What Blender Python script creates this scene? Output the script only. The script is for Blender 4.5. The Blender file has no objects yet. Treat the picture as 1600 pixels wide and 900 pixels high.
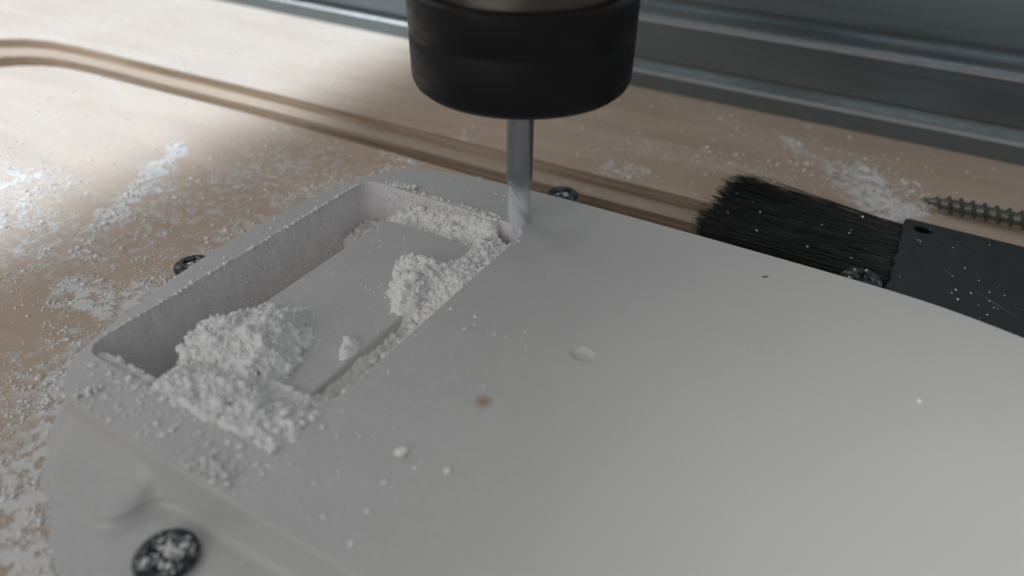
import bpy, bmesh, math, random
import numpy as np
from mathutils import Vector, Matrix
random.seed(7); rng = np.random.default_rng(11)
K = 0.001                      # geometry below is written in millimetres; z = 0 is the board's top
S = bpy.context.scene
COL = S.collection

# ------------------------------------------------------------------ camera
RIGHT = Vector((0.86344307, 0.50430973, 0.01173712)).normalized()
DOWN = Vector((0.29967652, -0.49409039, -0.81613031)).normalized()
FWD = Vector((-0.40578325, 0.7081994, -0.5777487)).normalized()
cam = bpy.data.cameras.new('camera'); co = bpy.data.objects.new('camera', cam); COL.objects.link(co)
m3 = Matrix((RIGHT, -DOWN, -FWD)).transposed()
co.matrix_world = Matrix.Translation((0, 0, 78 * K)) @ m3.to_4x4()
cam.sensor_width = 36; cam.lens = 1127.57 / 1600 * 36
cam.clip_start = 0.002; cam.clip_end = 20
cam.dof.use_dof = True; cam.dof.focus_distance = 0.124; cam.dof.aperture_fstop = 14.5
S.camera = co

# ------------------------------------------------------------------ world and lamps
W = bpy.data.worlds.new('World'); S.world = W; W.use_nodes = True
bg = W.node_tree.nodes['Background']; bg.inputs[0].default_value = (0.93, 0.97, 1.0, 1); bg.inputs[1].default_value = 0.29

def area(name, loc, aim, sx, sy, power, col=(1, 1, 1), spread=180):
    l = bpy.data.lights.new(name, 'AREA'); l.shape = 'RECTANGLE'; l.size = sx * K; l.size_y = sy * K
    l.energy = power; l.color = col; l.spread = math.radians(spread)
    o = bpy.data.objects.new(name, l); COL.objects.link(o)
    o.location = Vector(loc) * K
    z = (Vector(loc) - Vector(aim)).normalized(); up = Vector((0, 1, 0)) if abs(z.y) < .6 else Vector((0, 0, 1))
    x = up.cross(z).normalized(); o.rotation_euler = Matrix((x, z.cross(x), z)).transposed().to_euler()
    return o
area('window_light', (-620, 190, 420), (-60, 80, 0), 300, 340, 0.35, (1.0, 0.99, 0.975))
area('window_pool', (-422, 40, 420), (-285, 150, 0), 250, 460, 0.46, (0.80, 0.91, 1.0), 6.5)
area('front_fill', (-150, -680, 400), (-50, 60, 0), 800, 520, 1.70, (1.0, 0.99, 0.98))  # added soft fill from the camera side, lifts the workpiece's front wall
area('right_fill', (90, 10, 420), (70, 26, 14), 150, 160, 0.0400, (1.0, 0.99, 0.965), 17)  # added narrow-beam lamp for the bright right part of the workpiece

vs = S.view_settings; S.display_settings.display_device = 'sRGB'
vs.view_transform = 'Standard'; vs.look = 'None'; vs.exposure = 0.0; vs.gamma = 1.0; vs.use_curve_mapping = False
S.cycles.use_denoising = True
S.cycles.max_bounces = 8

# ------------------------------------------------------------------ helpers
def hash2(ix, iy, seed):
    h = (ix.astype(np.int64) * 374761393 + iy.astype(np.int64) * 668265263 + seed * 1442695041) & 0xFFFFFFFF
    h = ((h ^ (h >> 13)) * 1274126177) & 0xFFFFFFFF
    h = h ^ (h >> 16)
    return (h & 0xFFFFFF) / float(0xFFFFFF)
def vnoise(x, y, seed=0):
    ix = np.floor(x); iy = np.floor(y); fx = x - ix; fy = y - iy
    fx = fx * fx * (3 - 2 * fx); fy = fy * fy * (3 - 2 * fy)
    a = hash2(ix, iy, seed); b = hash2(ix + 1, iy, seed); c = hash2(ix, iy + 1, seed); d = hash2(ix + 1, iy + 1, seed)
    return (a * (1 - fx) + b * fx) * (1 - fy) + (c * (1 - fx) + d * fx) * fy
def fbm(x, y, sc, seed=0, octs=4):
    x = np.asarray(x, float); y = np.asarray(y, float)
    s = 0; a = .5; t = 0
    for k in range(octs):
        s = s + a * vnoise(x * sc + 17.3 * k, y * sc - 9.1 * k, seed + k); t += a; a *= .5; sc *= 2.03
    return s / t
def billow(x, y, sc, seed=0, octs=3):
    x = np.asarray(x, float); y = np.asarray(y, float); s = 0; a = .5; t = 0
    for k in range(octs):
        s = s + a * (1 - np.abs(2 * vnoise(x * sc + 31.7 * k, y * sc + 5.9 * k, seed + 9 * k) - 1)) ; t += a; a *= .5; sc *= 2.1
    return s / t
def sstep(a, b, x):
    t = np.clip((x - a) / (b - a), 0, 1); return t * t * (3 - 2 * t)
def gs(x, y, cx, cy, sx, sy): return np.exp(-(((x - cx) / sx) ** 2 + ((y - cy) / sy) ** 2))
def capsule(x, y, ax, ay, bx, by, w):
    dx, dy = bx - ax, by - ay; t = np.clip(((x - ax) * dx + (y - ay) * dy) / (dx * dx + dy * dy + 1e-9), 0, 1)
    d = np.hypot(x - ax - t * dx, y - ay - t * dy); return np.exp(-(d / w) ** 2)

def link(name, me, mat, parent=None, smooth=None, loc=None):
    o = bpy.data.objects.new(name, me); COL.objects.link(o)
    if mat: me.materials.append(mat)
    if smooth is not None:
        me.polygons.foreach_set('use_smooth', [True] * len(me.polygons))
        me.set_sharp_from_angle(angle=math.radians(smooth))
    if parent: o.parent = parent
    if loc: o.location = Vector(loc) * K
    return o
def from_np(name, v, f, mat, parent=None, smooth=None, loc=None):
    me = bpy.data.meshes.new(name)
    v = np.asarray(v, float) * K
    f = np.asarray(f)
    me.vertices.add(len(v)); me.vertices.foreach_set('co', v.ravel())
    n = f.shape[1]; me.loops.add(f.size); me.loops.foreach_set('vertex_index', f.ravel().astype(np.int32))
    me.polygons.add(len(f)); me.polygons.foreach_set('loop_start', np.arange(0, f.size, n, dtype=np.int32))
    me.update(calc_edges=True); me.validate()
    return link(name, me, mat, parent, smooth, loc)
def from_py(name, v, f, mat, parent=None, smooth=None, loc=None):
    me = bpy.data.meshes.new(name); me.from_pydata([tuple(c * K for c in p) for p in v], [], f); me.update()
    return link(name, me, mat, parent, smooth, loc)
def from_bm(name, bm, mat, parent=None, smooth=None, loc=None, recalc=True):
    if recalc: bmesh.ops.recalc_face_normals(bm, faces=bm.faces)
    me = bpy.data.meshes.new(name); bm.to_mesh(me); bm.free(); me.transform(Matrix.Scale(K, 4))
    return link(name, me, mat, parent, smooth, loc)
def grid_faces(nu, nv):
    i = np.arange(nu - 1)[:, None] * nv + np.arange(nv - 1)[None, :]
    return np.stack([i, i + nv, i + nv + 1, i + 1], -1).reshape(-1, 4)
def empty(name, loc=(0, 0, 0)):
    o = bpy.data.objects.new(name, None); COL.objects.link(o); o.location = Vector(loc) * K
    o.empty_display_size = .005
    return o
def tag(o, label=None, cat=None, group=None, kind=None):
    if label: o['label'] = label
    if cat: o['category'] = cat
    if group: o['group'] = group
    if kind: o['kind'] = kind
    return o
def lathe(prof, n=96, close=False):
    v, f = [], []
    for r, z in prof:
        for k in range(n):
            a = 2 * math.pi * k / n; v.append((r * math.cos(a), r * math.sin(a), z))
    for j in range(len(prof) - 1):
        for k in range(n):
            k2 = (k + 1) % n; f.append((j * n + k, j * n + k2, (j + 1) * n + k2, (j + 1) * n + k))
    return v, f
def rbox(bm, x0, x1, y0, y1, z0, z1, bev=0.3, seg=2):
    r = bmesh.ops.create_cube(bm, size=1)
    for v in r['verts']:
        v.co = Vector(((x0 + x1) / 2 + v.co.x * (x1 - x0), (y0 + y1) / 2 + v.co.y * (y1 - y0), (z0 + z1) / 2 + v.co.z * (z1 - z0)))
    es = list({e for v in r['verts'] for e in v.link_edges})
    if bev: bmesh.ops.bevel(bm, geom=es, offset=bev, segments=seg, profile=.5, affect='EDGES')

# icosahedron grains as one joined mesh
def ico(sub=0):
    bm = bmesh.new(); bmesh.ops.create_icosphere(bm, subdivisions=sub + 1, radius=1)
    v = np.array([p.co[:] for p in bm.verts]); f = np.array([[p.index for p in q.verts] for q in bm.faces]); bm.free(); return v, f
ICO0, ICO1 = ico(0), ico(1)
def grains(pos, size, flat=.6, jit=.35, base=ICO0):
    v, f = base; n = len(pos); m = len(v)
    if n == 0: return np.zeros((0, 3)), np.zeros((0, 3), int)
    r = 1 + rng.uniform(-jit, jit, (n, m, 1))
    sc = size[:, None, None] * rng.uniform(.7, 1.35, (n, 1, 3)); sc[:, :, 2] *= flat
    a = rng.uniform(0, 6.28, n); c, s = np.cos(a)[:, None], np.sin(a)[:, None]
    p = v[None] * r * sc
    q = p.copy(); q[:, :, 0] = p[:, :, 0] * c - p[:, :, 1] * s; q[:, :, 1] = p[:, :, 0] * s + p[:, :, 1] * c
    q += pos[:, None, :]
    return q.reshape(-1, 3), (f[None] + (np.arange(n) * m)[:, None, None]).reshape(-1, 3)

# ------------------------------------------------------------------ materials
class Mat:
    def __init__(s, name, col=(.5, .5, .5), rough=.5, metal=0., spec=.5):
        s.m = bpy.data.materials.new(name); s.m.use_nodes = True; s.t = s.m.node_tree; s.n = s.t.nodes; s.b = s.n['Principled BSDF']
        s.b.inputs['Base Color'].default_value = (*col, 1); s.b.inputs['Roughness'].default_value = rough
        s.b.inputs['Metallic'].default_value = metal; s.b.inputs['Specular IOR Level'].default_value = spec
        s.tc = None
    def l(s, a, b): s.t.links.new(a, b)
    def coord(s, scale=(1, 1, 1)):
        if not s.tc: s.tc = s.n.new('ShaderNodeTexCoord')
        mp = s.n.new('ShaderNodeMapping'); mp.inputs['Scale'].default_value = tuple(c * 1000 for c in scale)
        s.l(s.tc.outputs['Object'], mp.inputs['Vector']); return mp.outputs['Vector']
    def noise(s, scale, detail=4, rough=.55, stretch=(1, 1, 1), dist=0):
        t = s.n.new('ShaderNodeTexNoise'); t.inputs['Scale'].default_value = scale; t.inputs['Detail'].default_value = detail
        t.inputs['Roughness'].default_value = rough; t.inputs['Distortion'].default_value = dist
        s.l(s.coord(stretch), t.inputs['Vector']); return t.outputs['Fac']
    def ramp(s, fac, stops):
        r = s.n.new('ShaderNodeValToRGB'); e = r.color_ramp.elements
        while len(e) < len(stops): e.new(.5)
        for k, (p, c) in enumerate(stops): e[k].position = p; e[k].color = (*c, 1) if len(c) == 3 else c
        s.l(fac, r.inputs['Fac']); return r.outputs['Color']
    def val(s, fac, a0, a1, b0=0, b1=1):
        r = s.n.new('ShaderNodeMapRange'); r.inputs[1].default_value = a0; r.inputs[2].default_value = a1
        r.inputs[3].default_value = b0; r.inputs[4].default_value = b1; s.l(fac, r.inputs[0]); return r.outputs[0]
    def math(s, op, a, b):
        r = s.n.new('ShaderNodeMath'); r.operation = op
        for k, q in enumerate((a, b)):
            if isinstance(q, (int, float)): r.inputs[k].default_value = q
            else: s.l(q, r.inputs[k])
        return r.outputs[0]
    def mix(s, fac, a, b, mode='MIX'):
        r = s.n.new('ShaderNodeMix'); r.data_type = 'RGBA'; r.blend_type = mode
        for k, q in ((0, fac), (6, a), (7, b)):
            if isinstance(q, (int, float)): r.inputs[k].default_value = q
            elif isinstance(q, tuple): r.inputs[k].default_value = (*q, 1)
            else: s.l(q, r.inputs[k])
        return r.outputs[2]
    def attr(s, name):
        a = s.n.new('ShaderNodeAttribute'); a.attribute_name = name; return a.outputs['Fac']
    def geo_z(s):
        if not s.tc: s.tc = s.n.new('ShaderNodeTexCoord')
        x = s.n.new('ShaderNodeSeparateXYZ'); s.l(s.tc.outputs['Object'], x.inputs[0]); return s.math('MULTIPLY', x.outputs['Z'], 1000)
    def bump(s, h, dist_mm, strength=1.0):
        b = s.n.new('ShaderNodeBump'); b.inputs['Strength'].default_value = strength; b.inputs['Distance'].default_value = dist_mm * K
        s.l(h, b.inputs['Height']); s.l(b.outputs['Normal'], s.b.inputs['Normal'])
    def color(s, c): s.l(c, s.b.inputs['Base Color'])
    def rough(s, c): s.l(c, s.b.inputs['Roughness'])

# white plastic of the workpiece
pl = Mat('white_plastic', (.62, .615, .60), .42)
n1 = pl.noise(.05, 3); n2 = pl.noise(2.2, 4)
pcol = pl.mix(n1, (.490, .487, .470), (.530, .525, .507))
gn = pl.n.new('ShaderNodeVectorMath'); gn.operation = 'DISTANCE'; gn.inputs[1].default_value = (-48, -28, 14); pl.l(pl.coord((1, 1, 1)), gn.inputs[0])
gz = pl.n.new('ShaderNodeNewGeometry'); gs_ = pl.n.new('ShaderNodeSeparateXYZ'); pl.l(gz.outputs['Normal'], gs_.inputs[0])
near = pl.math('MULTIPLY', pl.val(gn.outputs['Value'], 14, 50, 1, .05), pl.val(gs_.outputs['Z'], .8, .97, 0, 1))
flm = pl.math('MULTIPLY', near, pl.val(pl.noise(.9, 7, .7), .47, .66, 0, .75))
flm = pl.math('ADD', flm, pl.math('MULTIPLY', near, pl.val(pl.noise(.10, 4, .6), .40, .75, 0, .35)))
scr = pl.val(pl.noise(.55, 3, .5, (.05, 2.6, 1)), .63, .70, 0, .16)
pcol = pl.mix(scr, pcol, (.60, .60, .59))
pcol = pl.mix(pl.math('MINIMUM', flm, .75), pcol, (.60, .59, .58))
sn = pl.n.new('ShaderNodeVectorMath'); sn.operation = 'DISTANCE'; sn.inputs[1].default_value = (-15.6, -12.7, 14); pl.l(pl.coord((1, 1, 1)), sn.inputs[0])
stn = pl.val(pl.math('ADD', sn.outputs['Value'], pl.math('MULTIPLY', pl.noise(.9, 4), 1.2)), .9, 2.15, .85, 0)
pl.color(pl.mix(stn, pcol, (.37, .225, .12)))
pl.rough(pl.val(pl.noise(.12, 4), .3, .7, .27, .40)); pl.bump(pl.math('ADD', pl.math('MULTIPLY', flm, 2.5), n2), .03, .45)
# milled faces inside the pocket
ml = Mat('milled_plastic', (.66, .63, .62), .6)
ml.color(ml.mix(ml.noise(.5, 4, stretch=(1, 1, .35)), (.60, .57, .57), (.84, .82, .81)))
ml.bump(ml.noise(1.5, 6, .65, stretch=(1, 1, .3)), .5, .8)
# loose milling powder
pw = Mat('white_powder', (.80, .785, .77), .95, spec=.15)
pw.color(pw.mix(pw.noise(.6, 5), (.85, .83, .815), (.93, .92, .91))); pw.bump(pw.noise(3.5, 5), .22, .8)
# birch plywood with dust and a pale film that also whitens the light pool
wd = Mat('birch_plywood', (.55, .4, .3), .62, spec=.3)
g1 = wd.noise(.05, 5, .6, (.35, 2.2, 2.2), .6); g2 = wd.noise(.5, 4, .6, (.12, 3, 3))
base = wd.ramp(g1, [(.30, (.48, .345, .25)), (.52, (.56, .42, .318)), (.72, (.615, .485, .385))])
base = wd.mix(wd.val(g2, .45, .75, 0, .30), base, (.42, .32, .25))
base = wd.mix(wd.val(wd.noise(.022, 3), .45, .7, 0, .35), base, (.52, .39, .315))
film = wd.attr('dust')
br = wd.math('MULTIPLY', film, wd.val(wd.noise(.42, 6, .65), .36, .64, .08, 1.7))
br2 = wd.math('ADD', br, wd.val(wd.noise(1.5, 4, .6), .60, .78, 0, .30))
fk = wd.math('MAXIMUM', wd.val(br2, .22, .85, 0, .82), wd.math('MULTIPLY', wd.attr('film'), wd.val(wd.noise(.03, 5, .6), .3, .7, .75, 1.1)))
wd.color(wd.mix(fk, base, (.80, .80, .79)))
wd.bump(wd.math('ADD', wd.math('MULTIPLY', fk, .8), wd.math('MULTIPLY', wd.noise(2.0, 4), .25)), .35, .75)
# plies seen in the groove
py = Mat('plywood_plies', (.4, .28, .18), .7, spec=.2)
pc = py.mix(py.val(py.noise(.9, 4, .6, (.03, .03, 1.6)), .38, .62), (.30, .215, .15), (.50, .395, .305))
py.color(py.mix(py.val(py.noise(.9, 6, .6), .58, .75, 0, .45), pc, (.66, .62, .58))); py.bump(py.noise(1.5, 4, stretch=(.4, 1, 2)), .15, .6)
pf = Mat('groove_floor_wood', (.5, .38, .28), .7, spec=.2)
fc = pf.mix(pf.noise(.4, 5, .6, (.2, 1.5, 1)), (.43, .335, .26), (.52, .42, .34))
pf.color(pf.mix(pf.val(pf.noise(.35, 6, .65), .56, .70, 0, .40), fc, (.74, .73, .72))); pf.bump(pf.noise(1.5, 4), .12, .5)
# metals
al = Mat('grey_anodised_aluminium', (.20, .237, .252), .42, .85)
al.rough(al.val(al.noise(.3, 4, stretch=(.1, 3, 3)), .3, .7, .26, .36)); al.bump(al.noise(1.5, 3, stretch=(.03, 2, 2)), .02, .3)
ae = Mat('lit_aluminium_edge', (.50, .515, .52), .42, .7); ae.rough(ae.val(ae.noise(.4, 3), .3, .7, .28, .45))  # lighter metal colour paints the light caught by the rail's bevelled ledges
nt = Mat('black_oxide_steel', (.006, .006, .007), .42, .2, .25)
nt.rough(nt.val(nt.noise(.25, 5, stretch=(1, 1, 4)), .3, .7, .40, .6)); nt.bump(nt.noise(1.2, 3, stretch=(.3, .3, 3)), .02, .25)
st = Mat('ground_spindle_steel', (.085, .075, .064), .4, .85); st.rough(st.val(st.noise(.4, 4, stretch=(.2, .2, 3)), .3, .7, .28, .45))
ms = Mat('carbide_steel', (.22, .22, .235), .34, .85)
zz = ms.geo_z()
dk = ms.val(ms.math('ADD', zz, ms.math('MULTIPLY', ms.noise(.8, 4), -4.0)), 21.0, 16.0, 0, 1)
ms.color(ms.mix(dk, (.30, .30, .315), (.60, .62, .64))); ms.rough(ms.val(dk, 0, 1, .34, .9)); ms.l(ms.val(dk, 0, .6, .85, 0), ms.b.inputs['Metallic'])
bs = Mat('black_screw_steel', (.02, .021, .024), .45, .3)
sd = bs.val(bs.noise(.8, 5, .6), .54, .66, 0, .5)
bs.color(bs.mix(sd, (.020, .022, .026), (.42, .42, .42))); bs.bump(bs.noise(1.6, 4), .1, .5)
ws = Mat('dull_bronze_screw', (.17, .15, .12), .42, .7)
ws.color(ws.mix(ws.noise(.6, 5), (.07, .066, .058), (.27, .26, .235)))
bp = Mat('black_plastic', (.010, .011, .012), .36)
bp.rough(bp.val(bp.noise(.3, 5), .3, .7, .3, .5)); bp.color(bp.mix(bp.val(bp.noise(2.5, 5), .66, .74, 0, .35), (.009, .010, .011), (.12, .12, .12)))
bb = Mat('black_nylon_bristle', (.012, .013, .014), .33)
sc = Mat('pale_scratch', (.16, .16, .16), .6)
sp = Mat('brown_chip', (.34, .18, .075), .7); sp.color(sp.mix(sp.noise(.9, 3), (.36, .21, .10), (.62, .42, .26)))
pd = Mat('pale_plastic', (.60, .595, .585), .5)
pk = Mat('dark_fleck', (.16, .12, .10), .8)

# ------------------------------------------------------------------ board with its stepped groove
DUST = [(-160, 104, -150, 92, 4.0, 1.15), (-150, 92, -141, 76, 3.5, 1.0), (-141, 76, -134, 66, 5, .5),
        (-127, 57, -114, 52, 5.5, 1.1), (-113, 58, -104, 58, 5, 1.0), (-140, 60, -126, 112, 20, .42), (-108, 45, -110, 100, 13, .50), (-112, 112, -80, 125, 8, .45),
        (-118, 100, -104, 122, 12, .42), (-88, 23, -101, 40, 8, 1.1), (-77, 14, -90, 22, 9, 1.1), (-101, 29, -112, 36, 8, .45),
        (-112, 134.0, -106, 134.5, 5, .9), (-104, 149, -98, 149.5, 3, .55), (-24, 190, -18, 187, 4, .65), (-13, 182, -10, 180, 3, .5),
        (-4, 180, 4, 163, 7.5, .95), (-30, 176, -4, 178, 9, .25), (-58, 155, -52, 154, 4, .5), (-44, 199, -42, 198, 2.5, .5),
        (-60, 163, -20, 175, 10, .16), (-146, 60, -178, 74, 14, .62), (-75, 118, -40, 119, 9, .35)]
def dust(x, y):
    x = np.asarray(x, float); y = np.asarray(y, float); d = 0.03 + .10 * sstep(-135, -185, x)
    wx = x + 13 * (fbm(x, y, .10, 3) - .5); wy = y + 13 * (fbm(x, y, .10, 8) - .5)
    for ax, ay, bx, by, w, s in DUST: d = np.maximum(d, s * capsule(wx, wy, ax, ay, bx, by, w))
    return np.clip(d * (.55 + .9 * fbm(x, y, .25, 21)), 0, 1.3)

def flip(x):   # y of the groove's front lip
    return np.interp(x, [-262, -258.5, -254, -248, -242, -236, -228, -209, -178, -149, 80], [100, 115, 120, 124, 126.2, 127.2, 127.9, 128.6, 129.8, 130.8, 131.6])
def rlip(x):   # y of its rear lip
    return np.interp(x, [-300, -296, -292, -287, -280, -270, -257, -230, -195, -164, -116, -87, -32, 80], [110, 122, 128.5, 133.2, 138, 141.2, 142.6, 143.4, 144.6, 145.7, 146.4, 146.8, 147.6, 149.0])
def sheet(name, xs, lo, hi, ny):
    t = np.linspace(0, 1, ny); X = np.repeat(xs[:, None], ny, 1); Y = lo(xs)[:, None] * (1 - t) + hi(xs)[:, None] * t
    return np.stack([X, Y, 0 * X], -1).reshape(-1, 3), grid_faces(len(xs), ny)
parts = [sheet('a', np.linspace(-262, 150, 300), lambda x: -40 + 0 * x, flip, 130),
         sheet('b', np.linspace(-300, 150, 300), rlip, lambda x: 320 + 0 * x, 110),
         sheet('c', np.linspace(-480, -300, 30), lambda x: -40 + 0 * x, lambda x: 320 + 0 * x, 60)]
V = []; F = []; off = 0
for v, f in parts: V.append(v); F.append(f + off); off += len(v)
V = np.concatenate(V); F = np.concatenate(F)
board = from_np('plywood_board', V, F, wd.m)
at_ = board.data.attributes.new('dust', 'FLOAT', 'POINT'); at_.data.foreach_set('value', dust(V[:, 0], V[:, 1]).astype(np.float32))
tag(board, 'dusty birch plywood spoilboard with a routed groove under the white workpiece', kind='structure')
af_ = board.data.attributes.new('film', 'FLOAT', 'POINT'); af_.data.foreach_set('value', (.05 + .30 * sstep(-120, -190, V[:, 0])).astype(np.float32))  # dust film on the left; its whitening also paints the light pool's pale tone
# groove: cross sections from the front lip F to the rear lip R
st_ = [((-262, y), (-300, y)) for y in np.linspace(-40, 98, 12)]
fx = np.concatenate([np.linspace(-262, -236, 16), np.linspace(-230, 150, 90)])
rx = np.concatenate([np.linspace(-300, -250, 16), np.linspace(-240, 150, 90)])
st_ += [((a, float(flip(a))), (b, float(rlip(b)))) for a, b in zip(fx, rx)]
st_ = np.array(st_)
def gsec(tz):      # loft strips through (t, z) cross-section points
    n = len(st_); P = []
    for t, z in tz: P.append(np.concatenate([st_[:, 0] * (1 - t) + st_[:, 1] * t, np.full((n, 1), z)], 1))
    return np.stack(P, 1).reshape(-1, 3), grid_faces(n, len(tz))
v, f = gsec([(1, 0), (.995, -2.9)]); v2, f2 = gsec([(.66, -3.0), (.655, -7.5)]); v3, f3 = gsec([(0, 0), (.005, -7.5)])
walls = from_np('groove_wall', np.concatenate([v, v2, v3]), np.concatenate([f, f2 + len(v), f3 + len(v) + len(v2)]), py.m, board)
v, f = gsec([(.995, -2.9), (.66, -3.0)]); v2, f2 = gsec([(.655, -7.5), (.005, -7.5)])
from_np('groove_ledge', np.concatenate([v, v2]), np.concatenate([f, f2 + len(v)]), pf.m, board)

# ------------------------------------------------------------------ aluminium rail behind the board
def extrude_profile(pts, x0, x1, y_slope=-.016, xr=-120):
    v = []; f = []; n = len(pts)
    for x in (x0, x1):
        for y, z in pts: v.append((x, y + y_slope * (x - xr), z))
    for k in range(n): k2 = (k + 1) % n; f.append((k, k2, n + k2, n + k))
    f.append(tuple(range(n))); f.append(tuple(range(2 * n - 1, n - 1, -1)))
    return v, f
rail = empty('aluminium_rail', (-120, 210, 0))
def railpart(name, pts, mat):
    v, f = extrude_profile(pts, -470, 150); v = [(a + 120, b - 210, c) for a, b, c in v]
    bm = bmesh.new(); vs_ = [bm.verts.new(p) for p in v]
    for q in f: bm.faces.new([vs_[k] for k in q])
    return from_bm(name, bm, mat, rail)
railpart('foot_flange', [(210, .05), (210, 4.6), (230, 4.6), (230, .05)], al.m)
railpart('edge_strip', [(209.7, 4.6), (209.7, 5.0), (210.4, 5.5), (214.5, 5.5), (214.5, 4.6)], ae.m)
railpart('lower_face', [(214.5, 5.5), (214.5, 8.4), (211.6, 8.4), (211.2, 8.9), (211.2, 19.6), (230, 19.6), (230, 5.5)], al.m)
railpart('edge_strip', [(210.9, 19.6), (210.9, 20.2), (211.8, 20.8), (213.2, 20.8), (213.2, 19.6)], ae.m)
railpart('upper_face', [(213.2, 19.6), (213.2, 22.8), (217.0, 22.8), (217.0, 26.2), (212.6, 26.2), (212.2, 26.7), (212.2, 60), (230, 60), (230, 19.6)], al.m)
tag(rail, 'grey aluminium machine rail with long slots along the back of the board', 'rail')

# ------------------------------------------------------------------ white workpiece
TOP = 14.0; FL = 7.6; PF = 2.2
# (top edge, wall foot at the flange, flange outline), anticlockwise from the left side
CTRL = [((-92.5, 62), (-92.6, 62), (-92.7, 62)), ((-91.2, 51), (-91.4, 51), (-91.5, 51)), ((-89.8, 43.5), (-90.2, 43), (-90.4, 43)),
        ((-88.3, 36.9), (-89.0, 36), (-89.2, 36)), ((-86.4, 32.6), (-85.6, 29.7), (-85.9, 29.5)), ((-82.4, 29.4), (-79.8, 25.0), (-80.0, 24.8)),
        ((-77.5, 28.35), (-75.8, 22.1), (-76.3, 21.9)), ((-73.5, 28.3), (-72, 21.7), (-72.4, 19.0)),
        ((-69, 28.3), (-68.0, 21.4), (-68.3, 16.6)),
        ((-66.3, 28.3), (-65.0, 21.5), (-64, 14.9)), ((-64.6, 28.3), (-63.6, 23.4), (-61, 14.0)), ((-63.4, 28.3), (-63.2, 26.2), (-59, 13.5)),
        ((-62, 28.3), (-61.2, 27.6), (-56, 13.1)), ((-56, 28.3), (-56, 27.8), (-50, 13.0)), ((-40, 28.3), (-40, 27.8), (-36, 13.0)),
        ((0, 28.3), (0, 27.8), (0, 13.0)), ((30, 28.4), (30, 27.9), (32, 13.2)), ((42, 31), (43, 30), (46, 18)),
        ((48, 40), (49, 39), (50, 36)), ((50, 55), (50.6, 55), (51, 55)), ((50, 76), (50.6, 76), (51, 76)), ((48, 90), (48.6, 90.5), (49, 91)),
        ((42, 98.5), (42.6, 99), (43, 99.5)), ((33, 103), (33.3, 103.6), (33.5, 104)), ((23.5, 105.8), (23.6, 106.2), (23.7, 106.6)),
        ((14, 107.8), (14, 108.2), (14, 108.6)), ((4, 108.7), (4, 109), (4, 109.4)), ((-24, 109), (-24, 109.3), (-24, 109.7)), ((-48, 108.8), (-48, 109), (-48, 109.4)),
        ((-64, 108.2), (-64, 108.6), (-64, 109)), ((-76, 106.6), (-76.2, 107), (-76.4, 107.4)), ((-82.4, 104.4), (-82.8, 104.8), (-83, 105.2)),
        ((-86.6, 100.6), (-87, 101), (-87.3, 101.2)), ((-89.2, 95), (-89.8, 95), (-90.2, 95.2)), ((-91.3, 85), (-91.6, 85), (-91.8, 85)), ((-92.5, 74), (-92.6, 74), (-92.7, 74))]
def chaikin(p, it=3):
    p = np.array(p, float)
    for _ in range(it):
        q = np.roll(p, -1, 0); p = np.stack([.75 * p + .25 * q, .25 * p + .75 * q], 1).reshape(-1, 2)
    return p
T_, U_, Fo = (chaikin([c[k] for c in CTRL]) for k in range(3))
def inset(p, d):
    t = np.roll(p, -1, 0) - np.roll(p, 1, 0); t /= np.linalg.norm(t, axis=1)[:, None] + 1e-12
    return p + d * np.stack([-t[:, 1], t[:, 0]], 1)          # left of travel = inward (anticlockwise)
def rrect(x0, x1, y0, y1, r, n=8):
    p = []
    for cx, cy, a0 in ((x1 - r, y1 - r, 0), (x0 + r, y1 - r, 90), (x0 + r, y0 + r, 180), (x1 - r, y0 + r, 270)):
        for k in range(n + 1):
            a = math.radians(a0 + 90 * k / n); p.append((cx + r * math.cos(a), cy + r * math.sin(a)))
    return np.array(p)
POC = rrect(-87.6, -51.55, 35.8, 95.4, 3.0)
DC = np.array([-28.9, 70.0]); DIM = np.array([(DC[0] + 1.9 * math.cos(2 * math.pi * k / 40), DC[1] + 1.55 * math.sin(2 * math.pi * k / 40)) for k in range(40)])
work = empty('plastic_workpiece', (-20, 68, 0))
OX, OY = 20, -68
def loops_mesh(name, loops, fill_last, mat, hole=None, hole2=None, closed_first=False, flip_=False, smooth=24):
    bm = bmesh.new(); LV = [[bm.verts.new((x + OX, y + OY, z)) for x, y in p] for p, z in loops]
    n = len(LV[0])
    for a, b in zip(LV[:-1], LV[1:]):
        for k in range(n):
            k2 = (k + 1) % n; q = [a[k], a[k2], b[k2], b[k]]
            bm.faces.new(q)
    if hole is not None:
        hv = [bm.verts.new((x + OX, y + OY, z)) for (x, y), z in hole]
        es = []
        Ls = [LV[-1], hv]
        if hole2: Ls.append([bm.verts.new((x + OX, y + OY, z)) for x, y, z in hole2])
        for L in Ls:
            for k in range(len(L)):
                e = bm.edges.get((L[k], L[(k + 1) % len(L)])) or bm.edges.new((L[k], L[(k + 1) % len(L)])); es.append(e)
        bmesh.ops.triangle_fill(bm, use_beauty=True, use_dissolve=False, edges=es)
    elif fill_last: bm.faces.new(LV[-1])
    return from_bm(name, bm, mat, work, smooth, recalc=True)
loops = [(Fo, .05), (Fo, FL - .5), (inset(Fo, .15), FL - .15), (inset(Fo, .5), FL)]
for k in range(8):                                            # fillet at the foot of the wall
    a = math.radians(90 * k / 7); r = 1.5
    loops.append((inset(U_, -r * (1 - math.sin(a)) + .0) if k < 7 else U_, FL + r * (1 - math.cos(a)) * .9))
for s in (.12, .25, .4, .55, .7, .85): w_ = (1 - s) ** 2.3; loops.append((U_ * w_ + T_ * (1 - w_), FL + 1.35 + (TOP - FL - 1.75) * s))
loops += [(T_, TOP - .4), (inset(T_, .1), TOP - .13), (inset(T_, .38), TOP)]
loops_mesh('body', loops, False, pl.m, hole=[((x, y), TOP) for x, y in POC], hole2=[(x, y, TOP) for x, y in DIM])
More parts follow.
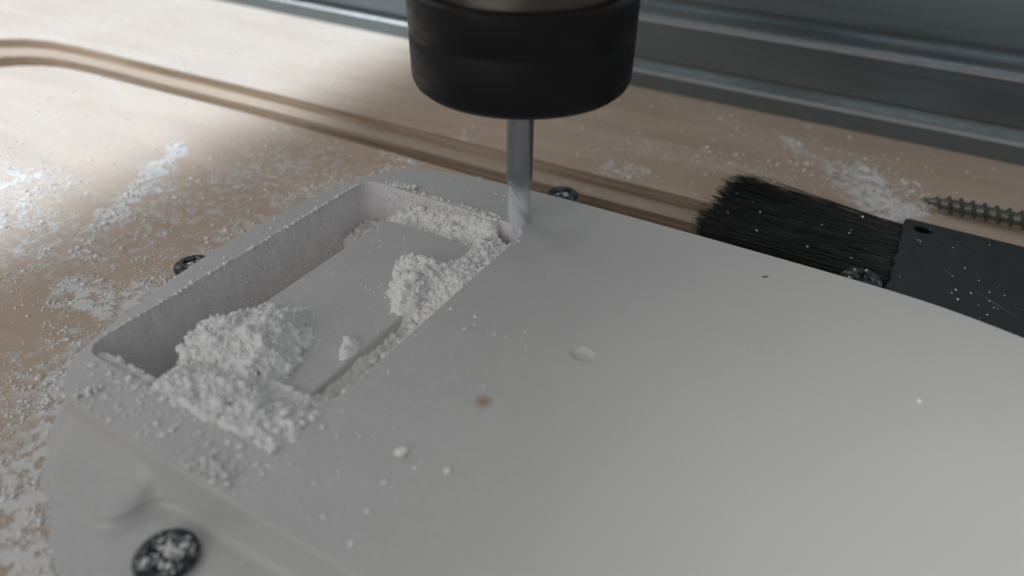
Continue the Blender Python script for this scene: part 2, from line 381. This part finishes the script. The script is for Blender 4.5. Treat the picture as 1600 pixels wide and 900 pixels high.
loops_mesh('dimple', [((DIM - DC) * q + DC, TOP - .75 * (1 - q * q) ** .8) for q in (1, .93, .8, .65, .5, .35, .2, .08)], True, pl.m, smooth=60)
loops_mesh('pocket_wall', [(inset(POC, 0), TOP), (inset(POC, .12), TOP - .15), (inset(POC, .15), PF)], True, ml.m, smooth=60)
ISL = rrect(-77.6, -57.15, 43.5, 88.6, 2.2)
isl = loops_mesh('pocket_island', [(ISL, PF - .2), (ISL, TOP - 2.8), (inset(ISL, .22), TOP - 2.55)], True, pl.m, smooth=40)
tag(work, 'large white plastic workpiece with a rectangular pocket being milled into its top', 'workpiece')

# ------------------------------------------------------------------ spindle nut and end mill
NX, NY = -54.2, 96.6
nut = empty('router_spindle', (NX, NY, 0))
NB = 38.9; NTz = 53.6
prof = [(2.4, NB + .4), (9, NB - .2), (14.2, NB - .1), (15.6, NB + .3), (16.5, NB + 1.1), (16.85, NB + 1.9), (16.95, NB + 2.8),
        (17.0, NB + 8.2), (16.86, NB + 8.45), (16.86, NB + 9.0), (17.0, NB + 9.25), (17.0, NTz - .9), (16.85, NTz - .35), (16.4, NTz), (15.6, NTz), (15.3, NTz - .4), (15.2, NTz - 3.5), (14.0, NTz - 3.5)]
v, f = lathe(prof, 128); from_py('collet_nut', v, f, nt.m, nut, 35)
v, f = lathe([(14.3, NTz - 4), (14.3, NTz + 1.4), (14.1, NTz + 1.7), (14.3, NTz + 2.0), (14.3, NTz + 40), (0.01, NTz + 40)], 128); from_py('spindle_shaft', v, f, st.m, nut, 35)
v, f = lathe([(2.3, NB - .6), (3.6, NB - .6), (3.9, NB - .3), (3.9, NB + 1)], 64); from_py('collet', v, f, st.m, nut, 35)
tag(nut, 'black round collet nut and steel spindle hanging above the white workpiece', 'spindle')
mill = empty('end_mill', (NX, NY, 0))
v, f = lathe([(0.01, NB + 3), (2.22, NB + 3), (2.22, 22.6), (2.0, 21.6), (0.01, 21.5)], 64); from_py('shank', v, f, ms.m, mill, 35)
# two-flute cutter: a twisted section
nz, na = 70, 48; v = []
for j in range(nz):
    z = 22.0 - j / (nz - 1) * (22.0 - 4.2)
    for k in range(na):
        a = 2 * math.pi * k / na; r = 1.95 * (1 - .30 * max(0, math.sin(2 * a + .6)) ** 1.5)
        b = a + (22 - z) * .42; v.append((r * math.cos(b), r * math.sin(b), z))
f = [(j * na + k, (j + 1) * na + k, (j + 1) * na + (k + 1) % na, j * na + (k + 1) % na) for j in range(nz - 1) for k in range(na)]
f.append(tuple(range((nz - 1) * na, nz * na)))
from_py('fluted_cutter', v, f, ms.m, mill, 50)
tag(mill, 'thin steel end mill with powder on its tip plunged into the pocket corner', 'milling cutter')

# ------------------------------------------------------------------ black cross-head screws round the workpiece
def make_screw(name):
    root = empty(name)
    nr, ns = 34, 112; R = 3.45; v = []; f = []
    for j in range(nr):
        r = R * (j / (nr - 1))
        for k in range(ns):
            a = 2 * math.pi * k / ns; x, y = r * math.cos(a), r * math.sin(a)
            z = 1.25 - .28 * (r / R) ** 2 - (.30 * max(0, (r - R + .35) / .35) ** 2)
            def arm(p, q): return max(0, min(1, (.62 - abs(q)) / .18)) * max(0, min(1, (2.05 - abs(p)) / .5))
            d = max(arm(x, y), arm(y, x)); d = max(d, max(0, min(1, (1.15 - r) / .25)))
            z -= 1.0 * d
            v.append((x, y, z))
    for j in range(nr - 1):
        for k in range(ns):
            k2 = (k + 1) % ns; f.append((j * ns + k, (j + 1) * ns + k, (j + 1) * ns + k2, j * ns + k2))
    o = len(v); ring = (nr - 1) * ns
    for r, z in ((R, .45), (R - .15, .1), (1.9, -.35), (1.8, -1.0)):
        for k in range(ns): a = 2 * math.pi * k / ns; v.append((r * math.cos(a), r * math.sin(a), z))
    prev = ring
    for q in range(4):
        cur = o + q * ns
        for k in range(ns): k2 = (k + 1) % ns; f.append((prev + k, cur + k, cur + k2, prev + k2))
        prev = cur
    from_py('screw_head', v, f, bs.m, root, 38)
    w, g = lathe([(1.8, -.9), (1.8, -7), (.4, -12.5), (.01, -13)], 24); from_py('shank', w, g, bs.m, root, 38)
    return root
def powder_cap(root, spots, seed):
    r_ = np.random.default_rng(seed); P = []; Z = []
    for x, y, s, n in spots:
        for _ in range(n):
            d = r_.normal(size=2) * s; P.append((x + d[0], y + d[1], 1.0 + .25 * max(0, 1 - np.hypot(*d) / s))); Z.append(r_.uniform(.07, .22))
    P = np.array(P); Z = np.array(Z); keep = np.hypot(P[:, 0], P[:, 1]) < 3.1
    v, f = grains(P[keep], Z[keep], .7); o = from_np('powder_cap', v, f, pw.m, root); o['kind'] = 'stuff'
s0 = make_screw('cross_head_screw')
SCREWS = [((-55.7, 22.3, FL + .12), .35, 'big blurred black cross-head screw on the white flange in the near corner', [(-1.2, 1.2, .5, 90), (1.5, 1.1, .6, 120), (1.2, -1.4, .5, 110), (-1.4, -1.3, .5, 90), (.2, .3, .35, 30)]),
          ((-62.2, 131.0, 1.0), .9, 'black cross-head screw behind the workpiece just right of the cutter', [(.3, -.9, .5, 40), (-1.5, -.4, .3, 14)]),
          ((-109.2, 68.6, 1.0), .2, 'black cross-head screw half hidden behind the left rim of the workpiece', [(-.2, -.3, .6, 40), (.8, 1.2, .4, 20)]),
          ((1.1, 121.7, 6.0), 1.2, 'dusty black cross-head screw peeping out in front of the brush bristles', [(-2.0, 1.2, .5, 6), (1.0, 2.4, .6, 8), (2.5, .8, .3, 4)])]
for i, (loc, rz, lab, spots) in enumerate(SCREWS):
    if i == 0: o = s0
    else:
        o = s0.copy(); COL.objects.link(o)
        for ch in list(s0.children):
            if ch.name.startswith('powder_cap'): continue
            c = ch.copy(); COL.objects.link(c); c.parent = o
    o.location = Vector(loc) * K; o.rotation_euler = (0, 0, rz)
    tag(o, lab, 'screw', 'black screws round the workpiece')
for i, o in enumerate([q for q in list(COL.objects) if q.name.startswith('cross_head_screw')]):
    powder_cap(o, SCREWS[i][3], 50 + i)

# ------------------------------------------------------------------ brush with black bristles
brush = empty('dust_brush', (10, 135, 0))
BX, BY = -10, -135
bm = bmesh.new()
out = [(5.2, 113.5), (62, 113.5), (62, 148.3), (5.2, 149.0)]
# rough left edge
edge = [(5.2 + .35 * math.sin(k * 1.7) * random.random() + random.uniform(-.22, .22), 149 - (149 - 113.5) * k / 22) for k in range(1, 22)]
outl = [(62, 113.5), (62, 148.2), (5.9, 149.1), (5.2, 148.6)] + edge + [(5.3, 113.5)]
hole = [(8.7 + 1.75 * math.cos(2 * math.pi * k / 28), 145.7 + 1.75 * math.sin(2 * math.pi * k / 28)) for k in range(28)]
zt, zb = 7.0, 1.2
def ring(p, z): return [bm.verts.new((x + BX, y + BY, z)) for x, y in p]
def bridge(a, b):
    n = len(a)
    for k in range(n): bm.faces.new([a[k], a[(k + 1) % n], b[(k + 1) % n], b[k]])
oi = inset(np.array(outl), .25)
o_t, o_m, o_b = ring(oi, zt), ring(outl, zt - .25), ring(outl, zb)
h_t, h_m, h_b = ring(hole, zt), ring([(8.7 + (x - 8.7) * .86, 145.7 + (y - 145.7) * .86) for x, y in hole], zt - .3), ring([(8.7 + (x - 8.7) * .86, 145.7 + (y - 145.7) * .86) for x, y in hole], zt - 3)
bridge(o_t, o_m); bridge(o_m, o_b); bridge(h_t, h_m); bridge(h_m, h_b); bm.faces.new(h_b); bm.faces.new(o_b)
es = []
for L in (o_t, h_t):
    for k in range(len(L)): es.append(bm.edges.get((L[k], L[(k + 1) % len(L)])))
bmesh.ops.triangle_fill(bm, use_beauty=True, edges=es)
from_bm('holder_plate', bm, bp.m, brush, 35)
# bristles: thin three-sided tapering strands, fanned towards their tips
V = []; F = []; off = 0
nb = 1500; seg = 7
for i in range(nb):
    u = random.random(); yb = 125.3 + 22.9 * u; zb_ = random.uniform(1.2, 6.0)
    wild = random.random() < .05
    yt = yb + 1.5 + 4.6 * u ** 2 + random.gauss(0, .9 if not wild else 2.0)
    xt = -29.6 + random.gauss(0, 1.3) + (2.6 * abs(2 * u - 1) ** 3) - 1.0 * math.sin(u * 9)
    zt_ = max(.4, min(7.5, zb_ * .95 + .3 + random.gauss(0, .5)))
    rr = random.uniform(.07, .13); bow = random.gauss(0, .5)
    for s in range(seg):
        t = s / (seg - 1); x = 6.5 + (xt - 6.5) * t; y = yb + (yt - yb) * (t ** 1.7) + bow * math.sin(math.pi * t) * .5
        z = max(.2, zb_ + (zt_ - zb_) * t + .4 * math.sin(math.pi * t) * bow)
        r = rr * (1 - .35 * t)
        for k in range(3):
            a = 2.094 * k + .5; V.append((x + BX, y + r * math.cos(a) + BY, z + r * math.sin(a)))
    for s in range(seg - 1):
        for k in range(3):
            k2 = (k + 1) % 3; F.append((off + s * 3 + k, off + s * 3 + k2, off + s * 3 + 3 + k2, off + s * 3 + 3 + k))
    off += seg * 3
br_ = from_np('bristles', V, F, bb.m, brush); br_['kind'] = 'stuff'
def sliver(p0, p1, w):
    x0, y0 = p0; x1, y1 = p1; dx, dy = x1 - x0, y1 - y0; L = math.hypot(dx, dy); nx, ny = -dy / L * w, dx / L * w
    pts = [(x0, y0), ((x0 + x1) / 2 + nx, (y0 + y1) / 2 + ny), (x1, y1), ((x0 + x1) / 2 - nx, (y0 + y1) / 2 - ny)]
    from_py('scratch', [(x + BX, y + BY, zt + .012) for x, y in pts], [(0, 3, 2, 1)], sc.m, brush)
sliver((12.3, 134.0), (15.8, 129.0), .07); sliver((17.0, 128.6), (26.2, 121.6), .09); sliver((21, 124.5), (32, 127), .05); sliver((16.5, 119.5), (17.4, 116.5), .05)
tag(brush, 'black brush with a fan of bristles and a drilled plate lying behind the workpiece', 'brush')

# ------------------------------------------------------------------ loose long wood screw
lw = empty('wood_screw', (7.7, 170.2, 2.1))
v = []; f = []; n = 28; Lg = 46.0; pitch = 2.3; steps = 440
def core(x): return .12 + 1.18 * min(1, x / 5.5) ** .7
rows = int(steps)
for j in range(rows):
    x = Lg * j / (rows - 1)
    for k in range(n):
        a = 2 * math.pi * k / n; ph = (x / pitch - k / n) % 1.0; d = min(ph, 1 - ph) * pitch
        r = core(x) + .76 * min(1, .15 + x / 6.0) * max(0, 1 - d / .42) ** .8
        v.append((x, r * math.cos(a), r * math.sin(a)))
f = [(j * n + k, j * n + (k + 1) % n, (j + 1) * n + (k + 1) % n, (j + 1) * n + k) for j in range(rows - 1) for k in range(n)]
from_py('threaded_shank', v, f, ws.m, lw, 40)
w, g = lathe([(0.01, 0), (1.4, 0), (2.0, .9), (4.0, 3.0), (4.0, 3.4), (0.01, 3.4)], 32)
from_py('screw_head', [(z + Lg - .5, x, y) for x, y, z in w], g, ws.m, lw, 35)
lw.rotation_euler = (0, math.radians(-1.2), math.radians(.3))
tag(lw, 'long bronze wood screw lying on the bare board behind the black brush', 'screw')

# ------------------------------------------------------------------ powder in the pocket
def pocket_powder():
    xs = np.arange(-88.2, -46.5, .2); ys = np.arange(29.5, 96.0, .2)
    X, Y = np.meshgrid(xs, ys, indexing='ij')
    lump = billow(X, Y, .34, 4, 4); fine = fbm(X, Y, 1.3, 40, 4); big = fbm(X, Y, .13, 77, 3)
    rough = (lump - .55) * 1.9 + (fine - .5) * 1.8 + (big - .5) * 1.8
    wX = X + 2.2 * (fbm(X, Y, .22, 5) - .5) * 2; wY = Y + 2.2 * (fbm(X, Y, .22, 15) - .5) * 2
    H = np.full_like(X, -11.5) + (fine - .5) * .6
    # near slot, brim-full except for the pit in its left corner
    fill = -10.6 + 10.9 * sstep(-80.5, -73.0, X + .35 * (wX - X) + (Y - 38) * .1)
    near = np.where(Y < 46, fill, -10); near = near * 1.0 - 2.2 * sstep(39.5, 46, wY)
    H = np.maximum(H, near + rough * .5)
    # spill over the near rim
    sp_ = 1.3 * capsule(wX, wY, -69, 36.3, -53, 36.5, 1.25) + .25 * gs(wX, wY, -56, 37.5, 5, 3) - 1.15
    H = np.where(Y < 37.5, np.maximum(np.where(Y < 35.6, -1, H), sp_ + (fine - .5) * 1.0 + (lump - .55) * .8), H)
    # big mound over the island's near left end
    od = np.maximum(np.maximum(-77.6 - X, X + 57.15), np.maximum(43.5 - Y, Y - 88.6)).clip(0)      # distance out from the island
    B0 = -4.3 - np.where(X < -77.6, 5.0, 1.7) * od
    mound = np.minimum(B0 + 8.6 * gs(wX, wY, -70.8, 48.2, 6.6, 8.2), .2 + (big - .5) * 3.4 - .38 * np.clip(49 - Y, 0, 9)) + 2.0 * gs(wX, wY, -67, 40, 6, 4) + 1.8 * gs(wX, wY, -75.8, 46, 3.0, 4)
    H = np.maximum(H, mound + rough * .75)
    H = np.maximum(H, B0 - .2 + 4.6 * gs(wX, wY, -60, 41, 5.5, 4.2) + rough * .45)
    H = np.maximum(H, B0 - .2 + 3.9 * gs(wX, wY, -74.6, 56.2, 2.0, 1.5) + rough * .35)
    # right slot
    lev = np.interp(Y, [36, 42, 47, 52, 58, 66, 70, 76, 84, 90, 96], [-.3, -1.0, -3.2, -5.4, -5.8, -4.8, -2.6, -.7, -1.4, -2.0, -3.2])
    H = np.where((X > -57.8) & (Y > 36), np.maximum(H, lev + rough * .55 + .3 * sstep(-54, -51.6, X)), H)
    # chunky heap over the island's right edge
    heap = np.minimum(B0 - .2 + 5.0 * gs(wX, wY, -59.4, 75.4, 4.3, 5.2) + 3.2 * gs(wX, wY, -64.0, 77.6, 2.2, 2.2) + 2.6 * gs(wX, wY, -57.5, 70.0, 2.0, 3.0), -.25 - .22 * np.clip(-59.5 - X, 0, 9))
    H = np.maximum(H, heap + rough * .85)
    H = np.maximum(H, B0 - .1 + 3.3 * gs(wX, wY, -58.9, 56.0, 1.7, 2.8) + rough * .35)
    # far slot, banked against the rear wall
    far = np.interp(X, [-88, -82, -76, -70, -64, -57, -51], [-8.8, -7.8, -6.3, -5.0, -4.0, -3.4, -3.2]) + 3.0 * sstep(90.5, 95.2, wY) * sstep(-84, -77, X)
    H = np.where(Y > 86.5, np.maximum(H, far + rough * .75), H)
    # hole round the cutter
    d = np.hypot(X - NX, Y - NY + 1.0); H = np.minimum(H, np.interp(d, [0, 2.8, 3.9], [-8, -7, 5]) + (fine - .5))
    H = H + 0.25 * (fine - .5)
    ins = (X > -87.3) & (X < -51.8) & (Y > 36.1) & (Y < 95.1)
    overs = (Y <= 36.1) & (H > .02)
    right = (X >= -51.8)
    rs = .55 * capsule(wX, wY, -52.0, 38, -52.2, 43, .8) + .25 * capsule(wX, wY, -52, 45, -52, 92, .45) - .42 + (fine - .5) * .8
    rs = rs - 1.5 * sstep(38.5, 35.0, Y)
    H = np.where(right, rs, H); H = np.where((X <= -87.3) | (Y >= 95.1), np.minimum(H, -.2), H)
    return X, Y, H
X, Y, H = pocket_powder()
isl_in = (X > -77.6) & (X < -57.15) & (Y > 43.5) & (Y < 88.6)
poc_in = (X > -87.5) & (X < -51.6) & (Y > 35.9) & (Y < 95.3)
surf = np.where(isl_in, -2.55, np.where(poc_in, -11.3, 0))
P = np.stack([X, Y, TOP + H], -1).reshape(-1, 3); fc_ = grid_faces(*X.shape)
vis = (H > surf - .25).reshape(-1); fc_ = fc_[vis[fc_].any(1)]
used = np.unique(fc_); remap = np.full(len(P), -1); remap[used] = np.arange(len(used))
v0, f0 = P[used], remap[fc_]
# crumbs on the heaps
thick = np.clip(H - surf, 0, 3)
w_ = (thick > .15) * (.25 + thick) * (billow(X, Y, .2, 60) > .35); w_ = (w_ / w_.sum()).ravel()
idx = rng.choice(w_.size, 16000, p=w_); pos = np.stack([X.ravel()[idx], Y.ravel()[idx], TOP + H.ravel()[idx]], -1) + rng.normal(size=(16000, 3)) * (.12, .12, .03)
sz = np.exp(rng.normal(-2.35, .68, 16000)); v1, f1 = grains(pos, np.clip(sz, .05, .95), .85, .3)
ib = rng.choice(w_.size, 260, p=w_); pb = np.stack([X.ravel()[ib], Y.ravel()[ib], TOP + H.ravel()[ib] - .05], -1)
v5, f5 = grains(pb, rng.uniform(.3, .85, 260) ** 1.3, .75, .28, ICO1); f1 = np.concatenate([f1, f5 + len(v1)]); v1 = np.concatenate([v1, v5])
nwl = 1700; wx_ = -57 - np.abs(rng.normal(size=nwl)) * 11; wz = -.2 - rng.random(nwl) ** .8 * 7
wl = np.stack([wx_, 95.25 - rng.random(nwl) * .25, TOP + wz], -1); wl = wl[(wx_ > -85)]
lw_ = np.stack([np.full(1500, -87.42), rng.uniform(38, 92, 1500), TOP - .1 - rng.random(1500) ** .6 * 10.5], -1); lw_ = lw_[fbm(lw_[:, 1], lw_[:, 2] * .7, .12, 66) > .48]
ed = np.stack([np.full(220, -87.55) + rng.normal(size=220) * .12, rng.uniform(38, 93, 220), np.full(220, TOP + .03)], -1)
ed2 = np.stack([rng.uniform(-68, -52, 260), 35.8 + rng.normal(size=260) * .35, np.full(260, TOP + .08)], -1)
ag = np.concatenate([wl, lw_, ed, ed2]); sg = np.clip(np.exp(rng.normal(-2.0, .5, len(ag))), .05, .5); sg[len(wl):len(wl) + len(lw_)] *= .6; v4, f4 = grains(ag, sg, .9)
f1 = np.concatenate([f1, f4 + len(v1)]); v1 = np.concatenate([v1, v4])
pp = from_np('milling_powder', v0, f0, pw.m, None, 60)
tag(pp, 'heaps of crumbly white milling powder filling the pocket', 'powder', kind='stuff')
pg = from_np('powder_crumbs', v1, f1, pw.m, pp); pg['kind'] = 'stuff'
# dark flecks in the heap
flk = [(-70, 43, ), (-66, 39.5), (-62, 38.6), (-57.5, 40.2), (-73, 41), (-60, 66.4), (-58, 63), (-68, 36.8), (-60, 36.6), (-64, 45)]
fp = []
for x, y in flk:
    i = int(round((x + 88.2) / .2)); j = int(round((y - 29.5) / .2)); fp.append((x, y, TOP + H[i, j] + .05))
v, f = grains(np.array(fp), rng.uniform(.12, .26, len(fp)), .7); q = from_np('dark_fleck', v, f, pk.m, pp); q['kind'] = 'stuff'

# fine dust grains lying on the workpiece
def scatter(n, boxes, zf):
    pos = []
    for (x0, x1, y0, y1, frac) in boxes:
        k = int(n * frac); pos.append(np.stack([rng.uniform(x0, x1, k), rng.uniform(y0, y1, k), np.full(k, zf)], -1))
    return np.concatenate(pos)
a = scatter(900, [(-86, -50, 29, 35.5, .30), (-60, -36, 30, 46, .08), (-51, -36, 36, 70, .03), (-92, -88, 50, 95, .03), (-76, -50, 96, 107.5, .03)], TOP + .02)
nw = rng.normal(size=(140, 2)) * (5.5, 2.2) + (-74, 33.0); a = np.concatenate([a, np.c_[nw, np.full(140, TOP + .02)]])
nw = rng.normal(size=(170, 2)) * (1.5, .7) + (-55.9, 30.6); a = np.concatenate([a, np.c_[nw, TOP + .1 + .35 * rng.random(170)]])
nw = rng.normal(size=(60, 2)) * (1.0, .45) + (-79.3, 31.2); a = np.concatenate([a, np.c_[nw, TOP + .1 + .2 * rng.random(60)]])
nw = rng.normal(size=(110, 2)) * (1.2, .45) + (-79.0, 96.4); a = np.concatenate([a, np.c_[nw, TOP + .1 + .5 * rng.random(110)]])
nw = np.c_[rng.uniform(-84, -57, 150), 95.9 + np.abs(rng.normal(size=150)) * .35]; a = np.concatenate([a, np.c_[nw, np.full(150, TOP + .05)]])
keep = (a[:, 1] > 28.7) & ~((a[:, 0] > -87.5) & (a[:, 0] < -51.6) & (a[:, 1] > 35.9) & (a[:, 1] < 95.3)) & ~((a[:, 0] < -81) & (a[:, 1] < 33)) & ~((a[:, 0] < -80) & (a[:, 1] > 103))
a = a[keep]
b = scatter(60, [(-77, -57.5, 55, 88, 1.0)], TOP - 2.53)
ab = np.concatenate([a, b]); v, f = grains(ab, np.exp(rng.normal(-1.9, .45, len(ab))), .75)
tag(from_np('dust_specks', v, f, pw.m), 'fine white powder specks sprinkled over the top of the workpiece', 'powder', kind='stuff')
# separate lumps on the workpiece
def lump_thing(name, x, y, z, sx, sy, sz_, rz, mat, label, cat, jit=.12, tilt=0):
    bm = bmesh.new(); bmesh.ops.create_icosphere(bm, subdivisions=3, radius=1)
    sd_ = random.uniform(0, 99)
    for q in bm.verts:
        from mathutils import noise as N
        q.co *= 1 + jit * 2 * N.noise(q.co * 1.6 + Vector((sd_, 0, 0))); q.co = Vector((q.co.x * sx, q.co.y * sy, max(q.co.z, -.6) * sz_ + sz_ * .6))
    o = from_bm(name, bm, mat, None, 60, (x, y, z)); o.rotation_euler = (0, 0, rz)
    return tag(o, label, cat)
lump_thing('plastic_crumb', -39.1, 43.2, TOP, .55, .85, .5, -.5, pw.m, 'oval white crumb in the near middle of the workpiece, longer than its round neighbour', 'crumb')
lump_thing('plastic_crumb', -33.1, 43.7, TOP, .40, .42, .3, 0, pw.m, 'small round white crumb just right of the oval one on the workpiece', 'crumb')
lump_thing('plastic_crumb', 11.7, 83.5, TOP, .34, .32, .3, 0, pw.m, 'tiny white crumb alone on the bright right side of the workpiece', 'crumb')
lump_thing('dirt_speck', -12.3, 101.8, TOP, .22, .5, .08, -.9, pk.m, 'faint dark speck near the rear edge of the workpiece below the brush', 'speck', .2)

# ------------------------------------------------------------------ dust grains on the board and on the brush
N0 = 420000
cx = rng.uniform(-300, 40, N0); cy = rng.uniform(0, 206, N0)
dn = dust(cx, cy) * (.10 + 1.7 * sstep(.46, .62, fbm(cx, cy, .34, 90, 4)))
keep = (rng.random(N0) < np.clip(dn * .50, 0, .9) + .0015) & ~((cy > flip(cx)) & (cy < rlip(cx)))
ins_block = (cx > -93.5) & (cy < 109) & ~((cx + cy) < -50)
keep &= ~ins_block
px, py_ = cx[keep], cy[keep]
sz = np.clip(np.exp(rng.normal(-1.95, .5, len(px))), .07, .75)
v, f = grains(np.stack([px, py_, sz * .15], -1), sz, .6, .3)
bd = from_np('board_dust', v, f, pw.m)
print('GRAINS', len(px)); tag(bd, 'white milling dust scattered in grains and patches over the plywood board', 'dust', kind='stuff')
k = 40; q = np.stack([rng.uniform(6, 60, k), rng.uniform(114, 148, k), np.full(k, 7.03)], -1)
k2 = 12; q2 = np.stack([rng.uniform(-27, 5, k2), rng.uniform(126, 149, k2), np.full(k2, 6.6)], -1)
k3 = 12; q3 = np.stack([rng.normal(20, 3, k3), rng.normal(126, 3, k3), np.full(k3, 7.03)], -1)
q = np.concatenate([q, q2, q3]); v, f = grains(q, np.exp(rng.normal(-2.1, .5, len(q))), .7)
tag(from_np('brush_specks', v, f, pw.m), 'white powder specks sprinkled on the black brush', 'dust', kind='stuff')

V = []; F = []
for i in range(26):
    x = rng.uniform(-60, 35); y0 = 209.6 - .016 * (x + 120) - rng.uniform(0, 1.0); L = rng.uniform(.8, 3.2); a = rng.uniform(.3, 2.8); o = len(V); r0 = rng.uniform(.05, .09)
    for k in range(5):
        t = k / 4
        for q in range(3): V.append((x + L * t * math.cos(a) + .35 * math.sin(t * 4 + i) + r0 * math.cos(2.1 * q), y0 - .5 * L * t * abs(math.sin(a)) * .3 + r0 * math.sin(2.1 * q), .05 + L * .75 * t * math.sin(a)))
    F += [(o + k * 3 + q, o + k * 3 + (q + 1) % 3, o + k * 3 + 3 + (q + 1) % 3, o + k * 3 + 3 + q) for k in range(4) for q in range(3)]
fb_ = from_np('wood_fibre', V, F, pf.m, board); fb_['kind'] = 'stuff'
